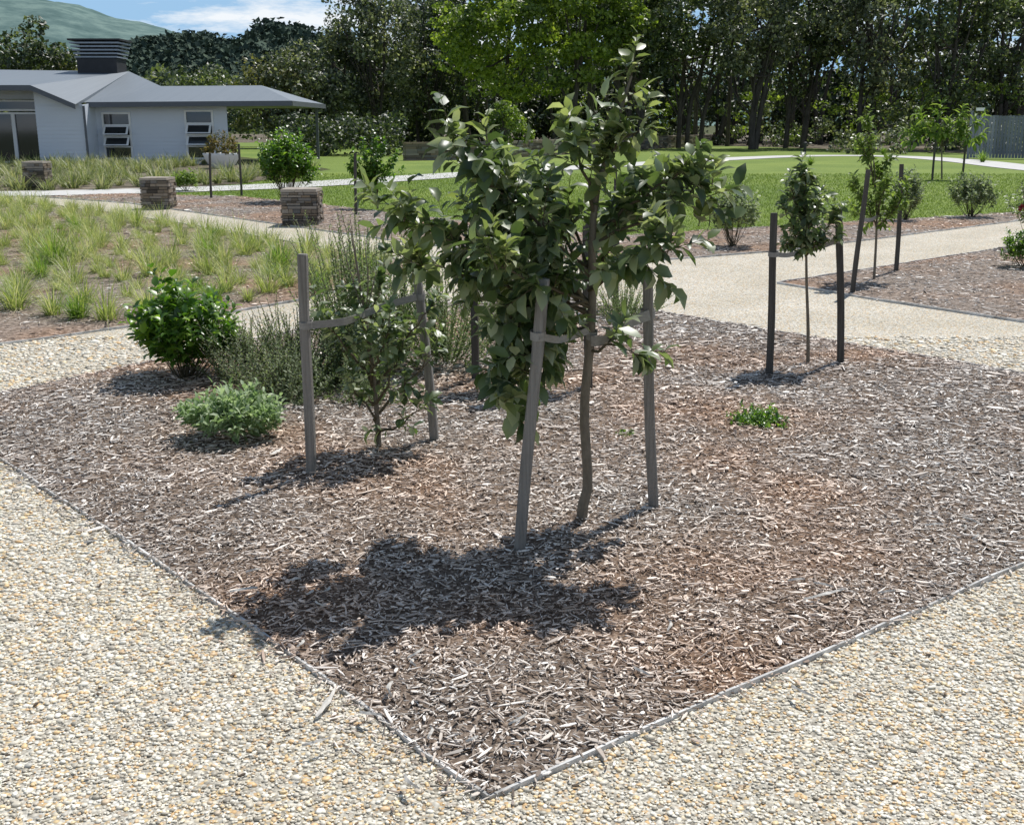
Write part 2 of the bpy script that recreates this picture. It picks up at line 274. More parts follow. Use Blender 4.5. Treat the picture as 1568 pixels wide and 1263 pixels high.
inst(g,slV,slF4,np.c_[P,np.full(n,.017)],rotz_tilt(n,.25),np.c_[s*.45,s,np.full(n,.003)]);g.build('leaf_debris',mat('dry_debris',[(.03,.024,.018),(.1,.07,.045),(.3,.22,.15),(.5,.45,.4)],rough=.8))
# ------------------------------------------------------------------ plants
class Leaves:
    def __init__(s): s.p=[];s.d=[];s.n=[];s.s=[]
    def add(s,p,d,n,sz): s.p.append(p);s.d.append(d);s.n.append(n);s.s.append(sz)
    def build(s,name,m,parent=None,wid=1.0):
        g=Geo();k=len(s.p);sz=np.array(s.s);inst(g,leafV,leafT,np.array(s.p),frames(np.array(s.d),np.array(s.n)),np.c_[sz*wid*U(.8,1.15,k),sz,sz*U(.5,1.8,k)]);return g.build(name,m,smooth=True,parent=parent)
def shoot(G,Lv,p0,d,L,leaf,nl,tw=.0022,droop=.35,start=.15):
    d=nrm(d);side=nrm(np.cross(d,[.2,.1,1.]));up=np.cross(side,d)
    bend=rng.normal(0,.12,3)+np.array([0,0,.1]);pts=[p0+d*L*f+bend*L*f*f for f in (0,.35,.7,1)]
    if G is not None: tube(G,pts,[tw,tw*.8,tw*.6,tw*.35],4,1)
    a=U(0,6.28)
    for i in range(nl):
        f=start+(1-start)*(i+.5)/nl;p=p0+d*L*f+bend*L*f*f;a+=2.4+rng.normal(0,.3)
        r=math.cos(a)*side+math.sin(a)*up
        ld=nrm(d*(.35+.5*f)+r*.8+np.array([0,0,-droop*U(.2,1.6)])+rng.normal(0,.12,3))
        nn=nrm(np.array([0,0,1.])+r*.2+d*.4+rng.normal(0,.35,3))
        Lv.add(p,ld,nn,leaf*U(.6,1.2)*(1-.35*max(0,f-.7)))
def young_tree(name,trunk,tr,limbs,leaf,spacing,slen,m,nl=11,start=.3,wid=1.0,droop=.35,r0=.009):
    e=empty(name);G=Geo();T=resample(np.array(trunk,float),18);tube(G,T,np.interp(np.linspace(0,1,18),np.linspace(0,1,len(tr)),tr),10,0);Lv=Leaves()
    for l in limbs:
        l=np.array(l,float);c=resample(l,10);c[1:-1]+=rng.normal(0,.008,(8,3));ln=np.linalg.norm(np.diff(l,axis=0),axis=1).sum()
        tube(G,c,np.linspace(r0,.002,10)*min(1,ln/.4+.4),6,1)
        ns=max(2,int(ln/spacing))
        for i in range(ns):
            f=start+(1-start)*(i+U(0,1))/ns;j=min(int(f*9),8);p=c[j]+(c[j+1]-c[j])*(f*9-j);t=nrm(c[j+1]-c[j])
            shoot(G,Lv,p,t*.45+rng.normal(0,.55,3)+np.array([0,0,.3]),U(*slen),leaf,max(3,int(nl*U(.6,1.2))),droop=droop)
        shoot(G,Lv,c[-1],nrm(c[-1]-c[-2])+np.array([0,0,.5]),slen[1],leaf,nl,droop=droop)
    G.build('trunk_and_branches',[M['bark'],M['twig']],True,e);Lv.build('foliage',m,e,wid);return e
y=4.46
t1=[(.3,y,-.02),(.295,y,.1),(.32,y,.22),(.312,y,.36),(.3,y,.52),(.305,y,.66),(.32,y,.85),(.325,y,1.05),(.32,y,1.25),(.335,y,1.45),(.40,y,1.68),(.46,y,1.88)]
l1=[[(.31,y,1.1),(.1,4.35,1.32),(-.08,4.3,1.48),(-.2,4.3,1.6)],
[(.32,y,.95),(.05,4.4,1.12),(-.2,4.35,1.25),(-.42,4.3,1.36)],
[(.31,y,.95),(.12,4.4,1.05),(-.03,4.35,.92),(-.03,4.3,.66)],
[(.31,y,1.2),(.48,4.4,1.33),(.64,4.4,1.4),(.74,4.4,1.42)],
[(.31,y,1.05),(.44,4.25,1.17),(.57,4.15,1.24)],
[(.3,y,1.15),(.12,4.7,1.36),(0,4.85,1.48)],
[(.3,y,1.15),(.45,4.75,1.3),(.58,4.9,1.4)],
[(.33,y,1.35),(.28,4.4,1.53),(.25,4.38,1.64)],
[(.31,y,1.0),(.14,4.2,1.1),(-.05,4.05,1.2)],
[(.3,y,.97),(0,4.45,1.06),(-.18,4.45,1.12),(-.36,4.45,1.15)],
[(.34,y,1.3),(.5,4.4,1.41),(.62,4.35,1.5)],
[(.31,y,1.0),(.15,4.3,.98),(.08,4.25,.78)],
[(.31,y,1.0),(.1,4.5,1.2),(-.05,4.45,1.38),(-.08,4.4,1.42)],
[(.31,y,1.0),(.2,4.35,1.15),(.12,4.3,1.35)],
[(.31,y,1.0),(.2,4.5,1.1),(.0,4.4,1.22),(-.1,4.35,1.3)],
[(.31,y,1.1),(.25,4.6,1.3),(.15,4.6,1.44)],
[(.31,y,1.0),(.38,4.55,1.15),(.42,4.5,1.32)],
[(.32,y,.88),(.2,4.4,.9),(.12,4.35,.72)],
[(.32,y,.98),(.15,4.35,1.08),(.05,4.3,.98),(.04,4.3,.85)],
[(.32,y,.8),(.42,4.4,.84),(.5,4.4,.8)]]
l1s=[[(.33,y,1.45),(.4,y,1.66),(.46,y,1.88)],[(.36,y,1.55),(.42,4.4,1.64),(.5,4.4,1.68)]]
e=young_tree('apple_tree',t1,[.027,.022,.021,.019,.017,.012,.004],l1,.092,.038,(.06,.18),M['apple'],nl=10,start=.3,wid=1.02,droop=.45)
G=Geo();Lv=Leaves()
for l in l1s:
    c=resample(np.array(l,float),8)
    tube(G,c,np.linspace(.007,.002,8),6,1)
    for i in range(13):
        f=(i+U(0,1))/13;j=min(int(f*7),6);p=c[j]+(c[j+1]-c[j])*(f*7-j);shoot(G,Lv,p,rng.normal(0,.5,3)+[0,0,.7],U(.03,.08),.08,6,droop=.4)
    shoot(G,Lv,c[-1],[.15,0,1],.13,.085,10,droop=.3)
for l in l1[:5]+l1[7:12]+l1[12:13]:
    c=np.array(l[-1]);
    for q in range(3): shoot(G,Lv,c+rng.normal(0,.04,3),rng.normal(0,.4,3)+[0,0,.8],U(.06,.13),.08,9,droop=.1)
G.build('leader_stem',[M['bark'],M['twig']],True,e);Lv.build('new_growth_foliage',M['applenew'],e,.95)
e=young_tree('apple_tree',[(-.69,5.55,-.02),(-.70,5.55,.3),(-.72,5.55,.6),(-.76,5.55,.9),(-.8,5.55,1.2)],[.017,.013,.01,.006,.002],
 [[(-.7,5.55,.4),(-.82,5.5,.6),(-.95,5.45,.78)],[(-.7,5.55,.4),(-.55,5.5,.62),(-.42,5.5,.8)],[(-.7,5.55,.25),(-.55,5.55,.4),(-.42,5.6,.55)],[(-.7,5.55,.3),(-.82,5.6,.45),(-.88,5.6,.62)],
 [(-.7,5.55,.15),(-.6,5.5,.2),(-.48,5.5,.28)],[(-.72,5.55,.45),(-.65,5.4,.6),(-.6,5.35,.75)],[(-.72,5.55,.5),(-.74,5.7,.7),(-.7,5.8,.85)],[(-.7,5.55,.2),(-.76,5.5,.32),(-.8,5.45,.42)],[(-.72,5.55,.55),(-.75,5.55,.75),(-.76,5.55,.85)],
 [(-.72,5.55,.4),(-.7,5.45,.55),(-.72,5.4,.68)],[(-.72,5.55,.3),(-.62,5.45,.45),(-.55,5.42,.6)]],.07,.05,(.05,.13),M['apple'],nl=9,start=.3)
G=Geo()
for dx,dz in ((.0,1.25),(.07,1.1),(-.06,1.2),(.12,.98)): tube(G,resample([(-.74,5.55,.75),(-.76+dx*.6,5.53,.95),(-.8+dx,5.55,dz)],6),[.004,.0035,.003,.0025,.002,.0015],5)
G.build('bare_twigs',M['bark'],True,e)
young_tree('apple_tree',[(.15,7.2,-.02),(.15,7.2,.4),(.14,7.2,.8),(.12,7.2,1.15)],[.018,.013,.008,.003],
 [[(.15,7.2,.4),(.0,7.1,.6),(-.15,7.1,.75)],[(.15,7.2,.4),(.3,7.15,.6),(.42,7.1,.75)],[(.15,7.2,.3),(.05,7.1,.4),(-.1,7.05,.4)],[(.15,7.2,.6),(.1,7.3,.85),(.05,7.3,1.05)],[(.15,7.2,.6),(.25,7.2,.9),(.3,7.2,1.05)],[(.15,7.2,.3),(.3,7.1,.42),(.38,7.05,.45)],[(.15,7.2,.5),(.12,7.0,.7),(.1,6.95,.8)],[(.15,7.2,.3),(.15,7.0,.45),(.12,6.9,.5)]],.08,.04,(.07,.15),M['apple'],nl=10)
young_tree('fruit_tree',[(2.14,7.85,-.02),(2.12,7.85,.3),(2.09,7.85,.6),(2.07,7.85,.85),(2.05,7.85,1.1),(2.03,7.85,1.38)],[.014,.011,.009,.007,.003],
 [[(2.07,7.85,.82),(1.98,7.8,.95),(1.9,7.8,1.1)],[(2.07,7.85,.82),(2.16,7.8,.95),(2.24,7.8,1.1)],[(2.06,7.85,.85),(2.05,7.75,1.0),(2.08,7.7,1.15)],[(2.06,7.85,.9),(2.05,7.95,1.05),(2.0,8,1.2)],[(2.05,7.85,1.0),(2.12,7.85,1.15),(2.16,7.85,1.2)],[(2.05,7.85,1.0),(1.96,7.85,1.2),(1.97,7.85,1.3)],[(2.07,7.85,.8),(2.1,7.8,.86),(2.22,7.78,.92)],[(2.07,7.85,.8),(2.02,7.8,.86),(1.91,7.78,.9)],[(2.05,7.85,.9),(2.04,7.85,1.2),(2.01,7.85,1.38)]],.075,.029,(.05,.1),M['apple'],nl=9,start=.15)
young_tree('fruit_tree',[(4.02,12.3,-.02),(4.0,12.3,.6),(3.95,12.3,1.1),(3.85,12.3,1.6)],[.016,.012,.008,.003],
 [[(4.0,12.3,.6),(3.85,12.2,.85),(3.72,12.2,1.05)],[(4,12.3,.6),(4.15,12.2,.8),(4.22,12.2,1.0)],[(4,12.3,.7),(3.95,12.1,.9),(4.0,12.1,1.1)],[(3.95,12.3,1.0),(3.85,12.3,1.3),(3.78,12.3,1.45)],[(3.95,12.3,1.0),(4.0,12.3,1.2),(4.07,12.3,1.3)],[(3.9,12.3,1.2),(3.85,12.3,1.5),(3.82,12.3,1.72)],[(4,12.3,.65),(3.85,12.3,.7),(3.75,12.3,.8)],[(4,12.3,.65),(4.1,12.3,.7),(4.22,12.3,.8)],[(4,12.3,.75),(4.0,12.3,.95),(4.0,12.3,1.1)]],.085,.03,(.06,.14),M['fresh'],nl=9,start=.15,wid=.85)
young_tree('fruit_tree',[(3.4,6.6,-.02),(3.4,6.6,.6),(3.4,6.6,1.2)],[.016,.01,.003],
 [[(3.4,6.6,.6),(3.34,6.5,.8),(3.28,6.45,.95)],[(3.4,6.6,.6),(3.5,6.6,.9),(3.6,6.6,1.1)],[(3.4,6.6,.7),(3.42,6.5,.95),(3.4,6.4,1.1)],[(3.4,6.6,.7),(3.45,6.7,1),(3.45,6.8,1.2)]],.07,.05,(.06,.11),M['apple'],nl=9)
young_tree('fruit_tree',[(2.0,16.2,-.02),(1.98,16.2,.6),(1.98,16.2,1.2)],[.014,.01,.003],
 [[(2,16.2,.5),(1.85,16.2,.8),(1.75,16.2,.95)],[(2,16.2,.5),(2.15,16.2,.8),(2.2,16.2,.95)],[(2,16.2,.6),(2.05,16.1,.9),(2,16.1,1.2)]],.07,.08,(.08,.14),M['apple'],nl=7)
young_tree('lemon_tree',[(-2.78,23.29,-.02),(-2.78,23.29,.6),(-2.78,23.29,1.2)],[.022,.016,.005],
 [[(-2.78,23.3,.3),(-2.9+a*.2,23.1,.7),(-2.8+a*.42,23.1,z)] for a,z in ((-1,.8),(-.9,1.0),(-.5,1.25),(0,1.35),(.5,1.2),(.9,1.0),(1,.75),(.4,.7),(-.4,.6),(0,1),(.2,.9),(-.2,.8))],.1,.06,(.1,.2),M['citrus'],nl=11,start=.2)
e=young_tree('magnolia_sapling',[(13.6,35.85,-.02),(13.5,35.85,1),(13.4,35.85,1.9)],[.03,.02,.006],
 [[(13.5,35.85,1.0),(13.5+a*.5,35.7,1.4),(13.5+a*1.0,35.7,z)] for a,z in ((-1,1.4),(-.7,1.8),(-.2,2.0),(.4,1.9),(.9,1.7),(1,1.3),(-.9,1.2),(0,1.6),(.5,1.4))],.28,.17,(.15,.35),M['fresh'],nl=9,start=.3,wid=.7)
def bush(name,c,rx,rz,ns,leaf,sl,m,nl=9,wid=1.0,droop=.2,low=.1,stems=True,lumpy=.25):
    e=empty(name);G=Geo();Lv=Leaves();b=np.array([c[0],c[1],0.])
    lob=nrm(rng.normal(0,1,(7,3)))
    for i in range(ns):
        d=nrm(rng.normal(0,1,3));d[2]=abs(d[2])*1.0-.25*(U()<.4)
        r=U(.35,1)**.6*(1+lumpy*(np.max(lob@d)-.75));ctr=np.array([c[0],c[1],low+(rz-low)*.42])
        p=ctr+d*np.array([rx,rx,(rz-low)*.58])*r;q=p-nrm(p-b-[0,0,low])*sl
        if q[2]<.02:q[2]=.02
        if stems and i%5==0: tube(G,resample([b+rng.normal(0,.02*rx/.3,3)*[1,1,0],(b*.5+q*.5)+[0,0,-.05*rz],q],5),np.linspace(.006,.002,5)*max(1,rx/.5),4,1)
        shoot(G if stems else None,Lv,q,(p-q)+np.array([0,0,.25*sl]),sl*U(.7,1.35),leaf,nl,droop=droop,tw=.0018*max(1,rx/.5))
    if not G.V: tube(G,[b,b+[0,0,rz*.5]],[.005,.003],4,0)
    G.build('stems',[M['bark'],M['twig']],True,e);Lv.build('foliage',m,e,wid);return e
bush('citrus_bush',(-2.2,7.3),.42,.68,190,.085,.2,M['citrus'],nl=10,low=.03,lumpy=.75)
bush('sage_bush',(-1.53,5.85),.28,.31,210,.058,.12,M['sage'],nl=10,wid=.75,low=0,stems=False,lumpy=.6,droop=-.1)
bush('herb_tuft',(1.41,6.1),.17,.14,120,.03,.06,M['citrus'],nl=8,low=0,stems=False,lumpy=.7)
bush('herb_tuft',(.62,5.9),.07,.06,30,.02,.04,M['citrus'],nl=8,low=0,stems=False)
bush('feijoa_bush',(3.13,15.79),.4,.9,150,.07,.2,M['grey'],nl=10,lumpy=.4)
bush('feijoa_bush',(8.5,20.83),.47,.85,170,.08,.2,M['grey'],nl=10,low=.05,lumpy=.4)
bush('feijoa_bush',(7.05,20.12),.32,.95,120,.08,.2,M['grey'],nl=10,low=.05)
bush('laurel_bush',(-4.95,24.84),.72,1.5,330,.11,.3,M['citrus'],nl=11,low=.15,lumpy=.5)
bush('box_bush',(6.15,13.27),.35,.55,200,.05,.12,M['citrus'],nl=9,low=0)
bush('flax_bush',(-8.5,29.5),.4,.55,90,.1,.2,M['fresh'],nl=9,low=0)
bush('rose_bush',(7.25,15.5),.45,1.1,110,.07,.2,M['apple'],nl=9)
g=Geo()
rosem=mat('rose_petal',[(.12,.01,.015),(.3,.02,.03)],rough=.6)
for cx,cz in ((6.9,.6),(6.95,.75),(7.0,1.0)):
    k=14;d=nrm(rng.normal(0,1,(k,3))+[0,0,.4]);inst(g,leafV,leafT,np.array([cx,15.2,cz])+d*.01,frames(d,nrm(rng.normal(0,1,(k,3)))),np.c_[np.full(k,.1),np.full(k,.06),np.full(k,.06)])
g.build('rose_blooms',rosem,True,bpy.data.objects['rose_bush'])
def blades(g,P,az,tilt,L,W,droop,mat=0,seg=4):
    n=len(P);h=np.stack([np.cos(az),np.sin(az),np.zeros(n)],1);sd=np.stack([-np.sin(az),np.cos(az),np.zeros(n)],1);V=[]
    for i in range(seg+1):
        f=i/seg;c=P+h*(L*(np.sin(tilt)*f+droop*.6*f*f))[:,None];c[:,2]+=L*(np.cos(tilt)*f-droop*f*f)
        c[:,2]=np.maximum(c[:,2],.02)
        w=(W*(1-f**1.6)*.5)[:,None]
        V+= [c-sd*w,c+sd*w] if i<seg else [c]
    V=np.stack(V,1);m=V.shape[1];o=(np.arange(n)*m)[:,None,None]
    Q=np.array([(2*i,2*i+1,2*i+3,2*i+2) for i in range(seg-1)])[None]+o;T=np.array([(2*seg-2,2*seg-1,2*seg)])[None]+o
    base=g.n;g.V.append(V.reshape(-1,3));g.n+=n*m
    for F in (Q.reshape(-1,4),T.reshape(-1,3)): g.L.append((F+base).ravel());g.S.append(np.full(len(F),F.shape[1]));g.M.append(np.full(len(F),mat))
def tussocks(g,C,L0,nb,W,mat=0,spread=.95,droop=.45,rb=.07):
    for x,y,s in C:
        k=int(nb*U(.8,1.2));a=U(0,6.28,k);r=U(0,rb,k)*s;P=np.c_[x+np.cos(a)*r,y+np.sin(a)*r,np.full(k,.02)]
        a2=a+rng.normal(0,.6,k);blades(g,P,a2,np.abs(rng.normal(0,.42,k))*spread+.08,L0*s*U(.5,1.15,k),W*U(.7,1.3,k)*s**.5,droop*U(.3,1.4,k),mat)
def scatter(poly,n,mind,ok=None):
    q=np.asarray(poly);lo=q.min(0);hi=q.max(0);out=[];tries=0
    while len(out)<n and tries<n*60:
        tries+=1;p=np.array([U(lo[0],hi[0]),U(lo[1],hi[1])])
        if not inside(p[None],poly)[0] or (ok and not ok(p)): continue
        if all((p[0]-o[0])**2+(p[1]-o[1])**2>mind**2 for o in out): out.append(p)
    return out
vis=lambda p: abs(p[0])<.56*p[1]+1.2 and edist(p[None],GRASSBED)[0]>.3
C=[(x,y,U(.6,1.3)) for x,y in scatter(GRASSBED,520,.4,lambda p:vis(p) and p[0]*.78+.62*p[1]>2.75)]
g=Geo();tussocks(g,C,.46,130,.0075,spread=.98,droop=.5,rb=.08);g.build('tussock_grass',M['tuss'])
C=[(-3.85,9.75,.95),(-2.0,11.6,.9),(-4.9,10.2,.95),(-5.3,12.5,1.0),(-2.6,12.3,.9),(-3.2,11.2,.8),(-5.6,13.6,1.5),(-2.75,13.2,1.4),(-4.7,9.5,.9),(-1.7,13.2,.9),(-3.9,14.5,1.1),(-6.5,16,1.2),(-4.4,16.5,1),(-7,18,1.1),(-2.9,10.7,.8)]
g=Geo();tussocks(g,C,.42,190,.009,spread=1.05,droop=.4);g.build('lomandra_grass',M['lom'])
C=[(x,y,U(.8,1.9)) for x,y in scatter(HBED,300,.6,lambda p:p[0]>-23 and not(-13.2<p[0]<-9.3 and p[1]>37))]
g=Geo();tussocks(g,C,.46,70,.022,rb=.12,spread=1.0);g.build('tussock_grass',M['tussg'])
C=[(x,y,U(.8,1.5)) for x,y in ((21.5,52),(22.3,54),(23,50),(22,47),(20,66),(21.5,66),(12.6,48),(23.2,45))]
g=Geo();tussocks(g,C,.7,80,.03);g.build('tussock_grass',M['lom'])
def spiky(name,clumps,m,leaf,wid,step=.011):
    g=Geo();Lv=Leaves()
    for (x,y,r,h,ns,til) in clumps:
        for i in range(ns):
            a=U(0,6.28);rr=U(0,r)*.7;p=np.array([x+math.cos(a)*rr,y+math.sin(a)*rr,.02]);tl=til*(.1+rr/r*1.4)*U(.5,1.3);L=h*U(.55,1.1)
            d=np.array([math.cos(a)*math.sin(tl),math.sin(a)*math.sin(tl),math.cos(tl)]);k=max(10,int(L/step))
            f=np.linspace(.12,1,k);b=rng.normal(0,.08,3)
            pts=p+d*(L*f)[:,None]+b*(L*f*f)[:,None];tube(g,pts[::3],.0018,3,0)
            for j in range(k):
                aa=j*2.4;rv=np.array([math.cos(aa),math.sin(aa),0])
                Lv.add(pts[j],nrm(d*.8+rv*.8+rng.normal(0,.1,3)),nrm(d-rv*.3),leaf*U(.7,1.2)*(1-.5*f[j]**3))
    e=empty(name);g.build('stems',M['twig'],False,e);Lv.build('foliage',m,e,wid)
spiky('rosemary_bush',[(-1.0,7.55,.32,.98,200,.38)],M['rosemary'],.042,.65,.014)
spiky('rosemary_bush',[(-.48,7.7,.24,.88,85,.85)],M['rosemary'],.042,.6,.014)
spiky('lavender_bush',[(-1.75,7.2,.28,.44,150,.8)],M['grey'],.036,.65,.014)
spiky('lavender_bush',[(-1.42,6.75,.28,.36,150,.9),(-1.45,7.3,.3,.5,140,.8)],M['grey'],.036,.65,.014)
spiky('lavender_bush',[(-1.12,7.1,.3,.4,150,.9),(-.92,6.7,.2,.2,80,1.1)],M['rosemary'],.034,.6,.014)
spiky('lavender_bush',[(-.1,9.1,.28,.32,90,.9)],M['grey'],.035,.5)
spiky('lavender_bush',[(1.0,9.8,.28,.36,90,.9)],M['rosemary'],.035,.5)
# lawn blades
n=420000;yy=U(17.3,40,n);xx=U(-1,1,n)*(.52*yy+1);P=np.stack([xx,yy],1);k=(U(0,1,n)<(18/yy)**2.6*(.52*yy+1)/12)&inside(P,LAWN);P=P[k][:120000];n=len(P)
g=Geo();a=U(0,6.28,n);L=U(.02,.045,n)*(P[:,1]/18)**.4;d=np.c_[np.cos(a),np.sin(a)]*.011*(P[:,1]/18)[:,None];tp=P+rng.normal(0,.02,(n,2))
V=np.stack([np.c_[P-d/2,np.full(n,.004)],np.c_[P+d/2,np.full(n,.004)],np.c_[tp,L]],1).reshape(-1,3);g.add(V,np.arange(3*n).reshape(-1,3));g.build('lawn_grass',M['grass'])
# ------------------------------------------------------------------ stakes & ties
def stake(g,b,t,w=.048,m=0):
    b=np.array(b,float);t=np.array(t,float);ax=nrm(t-b);x=nrm(np.cross(ax,[.15,1,0]));y_=np.cross(ax,x);k=9;h=w/2;c=h*.72
    sec=[(-h,-c),(-c,-h),(c,-h),(h,-c),(h,c),(c,h),(-c,h),(-h,c)];V=[]
    for i in range(k):
        f=i/(k-1);cc=b-ax*.05*(i==0)+(t-b)*f+x*.005*math.sin(5*f+b[0]*9);s=(1-.06*f)*(1+U(-.03,.03))
        if i==k-1: V+=[cc+x*(u*.86)+y_*(v*.86) for u,v in sec]
        elif i==k-2: V+=[t-ax*.007+x*.005*math.sin(5+b[0]*9)+x*u*s+y_*v*s for u,v in sec]
        else: V+=[cc+x*u*s+y_*v*s for u,v in sec]
    F=[(i*8+j,i*8+(j+1)%8,(i+1)*8+(j+1)%8,(i+1)*8+j) for i in range(k-1) for j in range(8)]
    g.add(V,F,m);g.add(V[-8:],[tuple(range(8))],m)
def band(g,pts,w=.036,th=.003,m=0,k=14,tw=0.):
    c=resample(np.array(pts,float),k);tn=nrm(np.gradient(c,axis=0));up=np.array([0,0,1.])-tn*tn[:,2:3];up=nrm(up);sd=np.cross(tn,up);V=[]
    for i in range(k):
        a=tw*math.sin(i/(k-1)*math.pi);u=up[i]*math.cos(a)+sd[i]*math.sin(a);s=np.cross(tn[i],u)
        V+=[c[i]-u*w/2-s*th/2,c[i]+u*w/2-s*th/2,c[i]+u*w/2+s*th/2,c[i]-u*w/2+s*th/2]
    F=[(i*4+j,i*4+(j+1)%4,(i+1)*4+(j+1)%4,(i+1)*4+j) for i in range(k-1) for j in range(4)]
    g.add(V,F,m)
def loop(g,c,r,h,m=0,w=.032):
    a=np.linspace(0,2*np.pi,13);band(g,[(c[0]+r*math.cos(q),c[1]+r*math.sin(q),h+.004*math.sin(q)) for q in a],w,.003,m,25)
def guard(stakes,tie,mt,ties=None,w=.048):
    e=empty('tree_stakes' if len(stakes)>1 else 'garden_stake')
    for i,(b,t) in enumerate(stakes): g=Geo();stake(g,b,t,w);g.build('stake_%d'%(i+1),mt,False,e)
    if tie:
        g=Geo()
        for tt in tie: band(g,tt[0],tt[1] if len(tt)>1 else .036,tw=tt[2] if len(tt)>2 else 0)
        for (c,r,h) in (ties or []): loop(g,c,r,h)
        g.build('tie',M['tie'],False,e)
guard([((.03,4.16,0),(.115,4.16,1.14)),((.63,4.66,0),(.56,4.62,1.12))],
 [([(.105,4.13,.925),(.18,4.22,.895),(.25,4.36,.885),(.31,4.425,.895)],.028),([(.31,4.50,.86),(.325,4.43,.85),(.40,4.46,.855),(.49,4.54,.905),(.575,4.59,.93)],.045,.3)],M['stake'],[((.099,4.16),.029,.925),((.573,4.637),.03,.93),((.325,4.46),.022,.87)],.045)
guard([((-.98,5.15,0),(-.965,5.15,1.12)),((-.41,5.73,0),(-.5,5.7,1.12))],
 [([(-.96,5.12,.79),(-.8,5.3,.78),(-.72,5.5,.79),(-.6,5.6,.82),(-.49,5.67,.84)],.035)],M['stake'],[((-.967,5.15),.031,.79),((-.48,5.71),.031,.84)],.044)
guard([((-.25,7.27,0),(-.245,7.27,1.05)),((.5,7.1,0),(.47,7.1,1.1))],[([(-.24,7.25,.72),(.1,7.18,.7),(.47,7.08,.75)],)],M['stakedark'])
guard([((.98,10.38,0),(.96,10.38,1.15))],None,M['stakedark'])
guard([((1.77,7.47,0),(1.745,7.47,1.13)),((2.39,7.9,0),(2.29,7.88,1.13))],
 [([(1.75,7.5,.86),(1.86,7.6,.835),(2.0,7.78,.83),(2.07,7.83,.84),(2.17,7.85,.865),(2.3,7.87,.91)],.032)],M['stakedark'],[((1.752,7.47),.033,.86),((2.3,7.88),.033,.91)])
guard([((3.52,11.42,0),(3.58,11.42,1.26)),((4.49,12.97,0),(4.45,12.97,1.26))],
 [([(3.56,11.45,.76),(3.8,11.9,.72),(4.0,12.28,.73),(4.2,12.6,.74),(4.45,12.95,.76)],.04)],M['stakedark'])
guard([((-3,21.59,0),(-2.97,21.59,1.17))],None,M['stakedark'])
guard([((-7.03,26.38,0),(-7.0,26.38,1.05)),((-6.61,27.6,0),(-6.6,27.6,1.24))],None,M['stakedark'])
guard([((1.55,17.0,0),(1.55,17,1.1))],None,M['stakedark'])
guard([((13.2,35.6,0),(13.2,35.6,1.5)),((14.3,36,0),(14.3,36,1.5))],None,M['stakedark'],w=.06)
# ------------------------------------------------------------------ stone pillars / wall
def stonework(g,x0,x1,y0,y1,H,course=.05,ln=.17,jut=.03):
    z=0
    while z<H-.01:
        h=min(course*U(.6,1.5),H-z)
        if H-z-h<.02:h=H-z
        for side in range(4):
            L=(x1-x0) if side in(0,2) else (y1-y0);s=0
            while s<L-.001:
                l=ln*U(.4,1.5)
                if L-s-l<ln*.35:l=L-s
                j=U(0,jut);gp=.004;a=s+gp;b=s+l-gp;za=z+.003;zb=z+h-U(.004,.009)
                if side==0: box(g,x0+a,x0+b,y0-j,y0+.05,za,zb)
                elif side==2: box(g,x0+a,x0+b,y1-.05,y1+j,za,zb)
                elif side==1: box(g,x1-.05,x1+j,y0+a+.004,y0+b-.004,za,zb)
                else: box(g,x0-j,x0+.05,y0+a+.004,y0+b-.004,za,zb)
                s+=l
        z+=h
    box(g,x0+.03,x1-.03,y0+.03,y1-.03,0,H-.012,1)
def pillar(c,w,H):
    e=empty('stone_pillar');g=Geo();stonework(g,c[0]-w/2,c[0]+w/2,c[1],c[1]+w,H-.05);g.build('stones',[M['stone'],M['dark']],False,e)
    g=Geo();xs=[c[0]-w/2-.01,c[0]-w*.1,c[0]+w*.12,c[0]+w/2+.01]
    for i in range(3): box(g,xs[i]+.004,xs[i+1]-.004,c[1]-.01-.01*i,c[1]+w*.48+.02*i,H-.05+.003*i,H+.004*i);box(g,xs[i]+.004,xs[i+1]-.004,c[1]+w*.48+.02*i+.008,c[1]+w+.01,H-.05+.004*i,H+.002*(2-i))
    g.build('cap_stones',M['capst'],False,e)
pillar((-3.63,19.2),.6,.63);pillar((-7.32,23.1),.56,.64);pillar((-12.7,30.1),.55,.74)
g=Geo();pts=[(-5.08,54.6),(-1.8,56.2),(.9,61),(17,95.5)]
for (ax,ay),(bx,by) in zip(pts[:-1],pts[1:]):
    a=np.array([ax,ay]);b=np.array([bx,by]);L=np.linalg.norm(b-a);d=(b-a)/L;nv=np.array([d[1],-d[0]]);z=0
    while z<.82:
        h=.1*U(.7,1.3);s=0
        while s<L:
            l=min(U(.25,.7),L-s);j=U(0,.04);p0=a+d*(s+.005)+nv*j;p1=a+d*(s+l-.008)+nv*j;q0=p0-nv*.45;q1=p1-nv*.45
            zz=min(z+h-.008,.88)
            V=[(*p0,z),(*p1,z),(*q1,z),(*q0,z),(*p0,zz),(*p1,zz),(*q1,zz),(*q0,zz)]
            g.add(V,chF);s+=l
        z+=h
g.build('stone_wall',M['stone'])
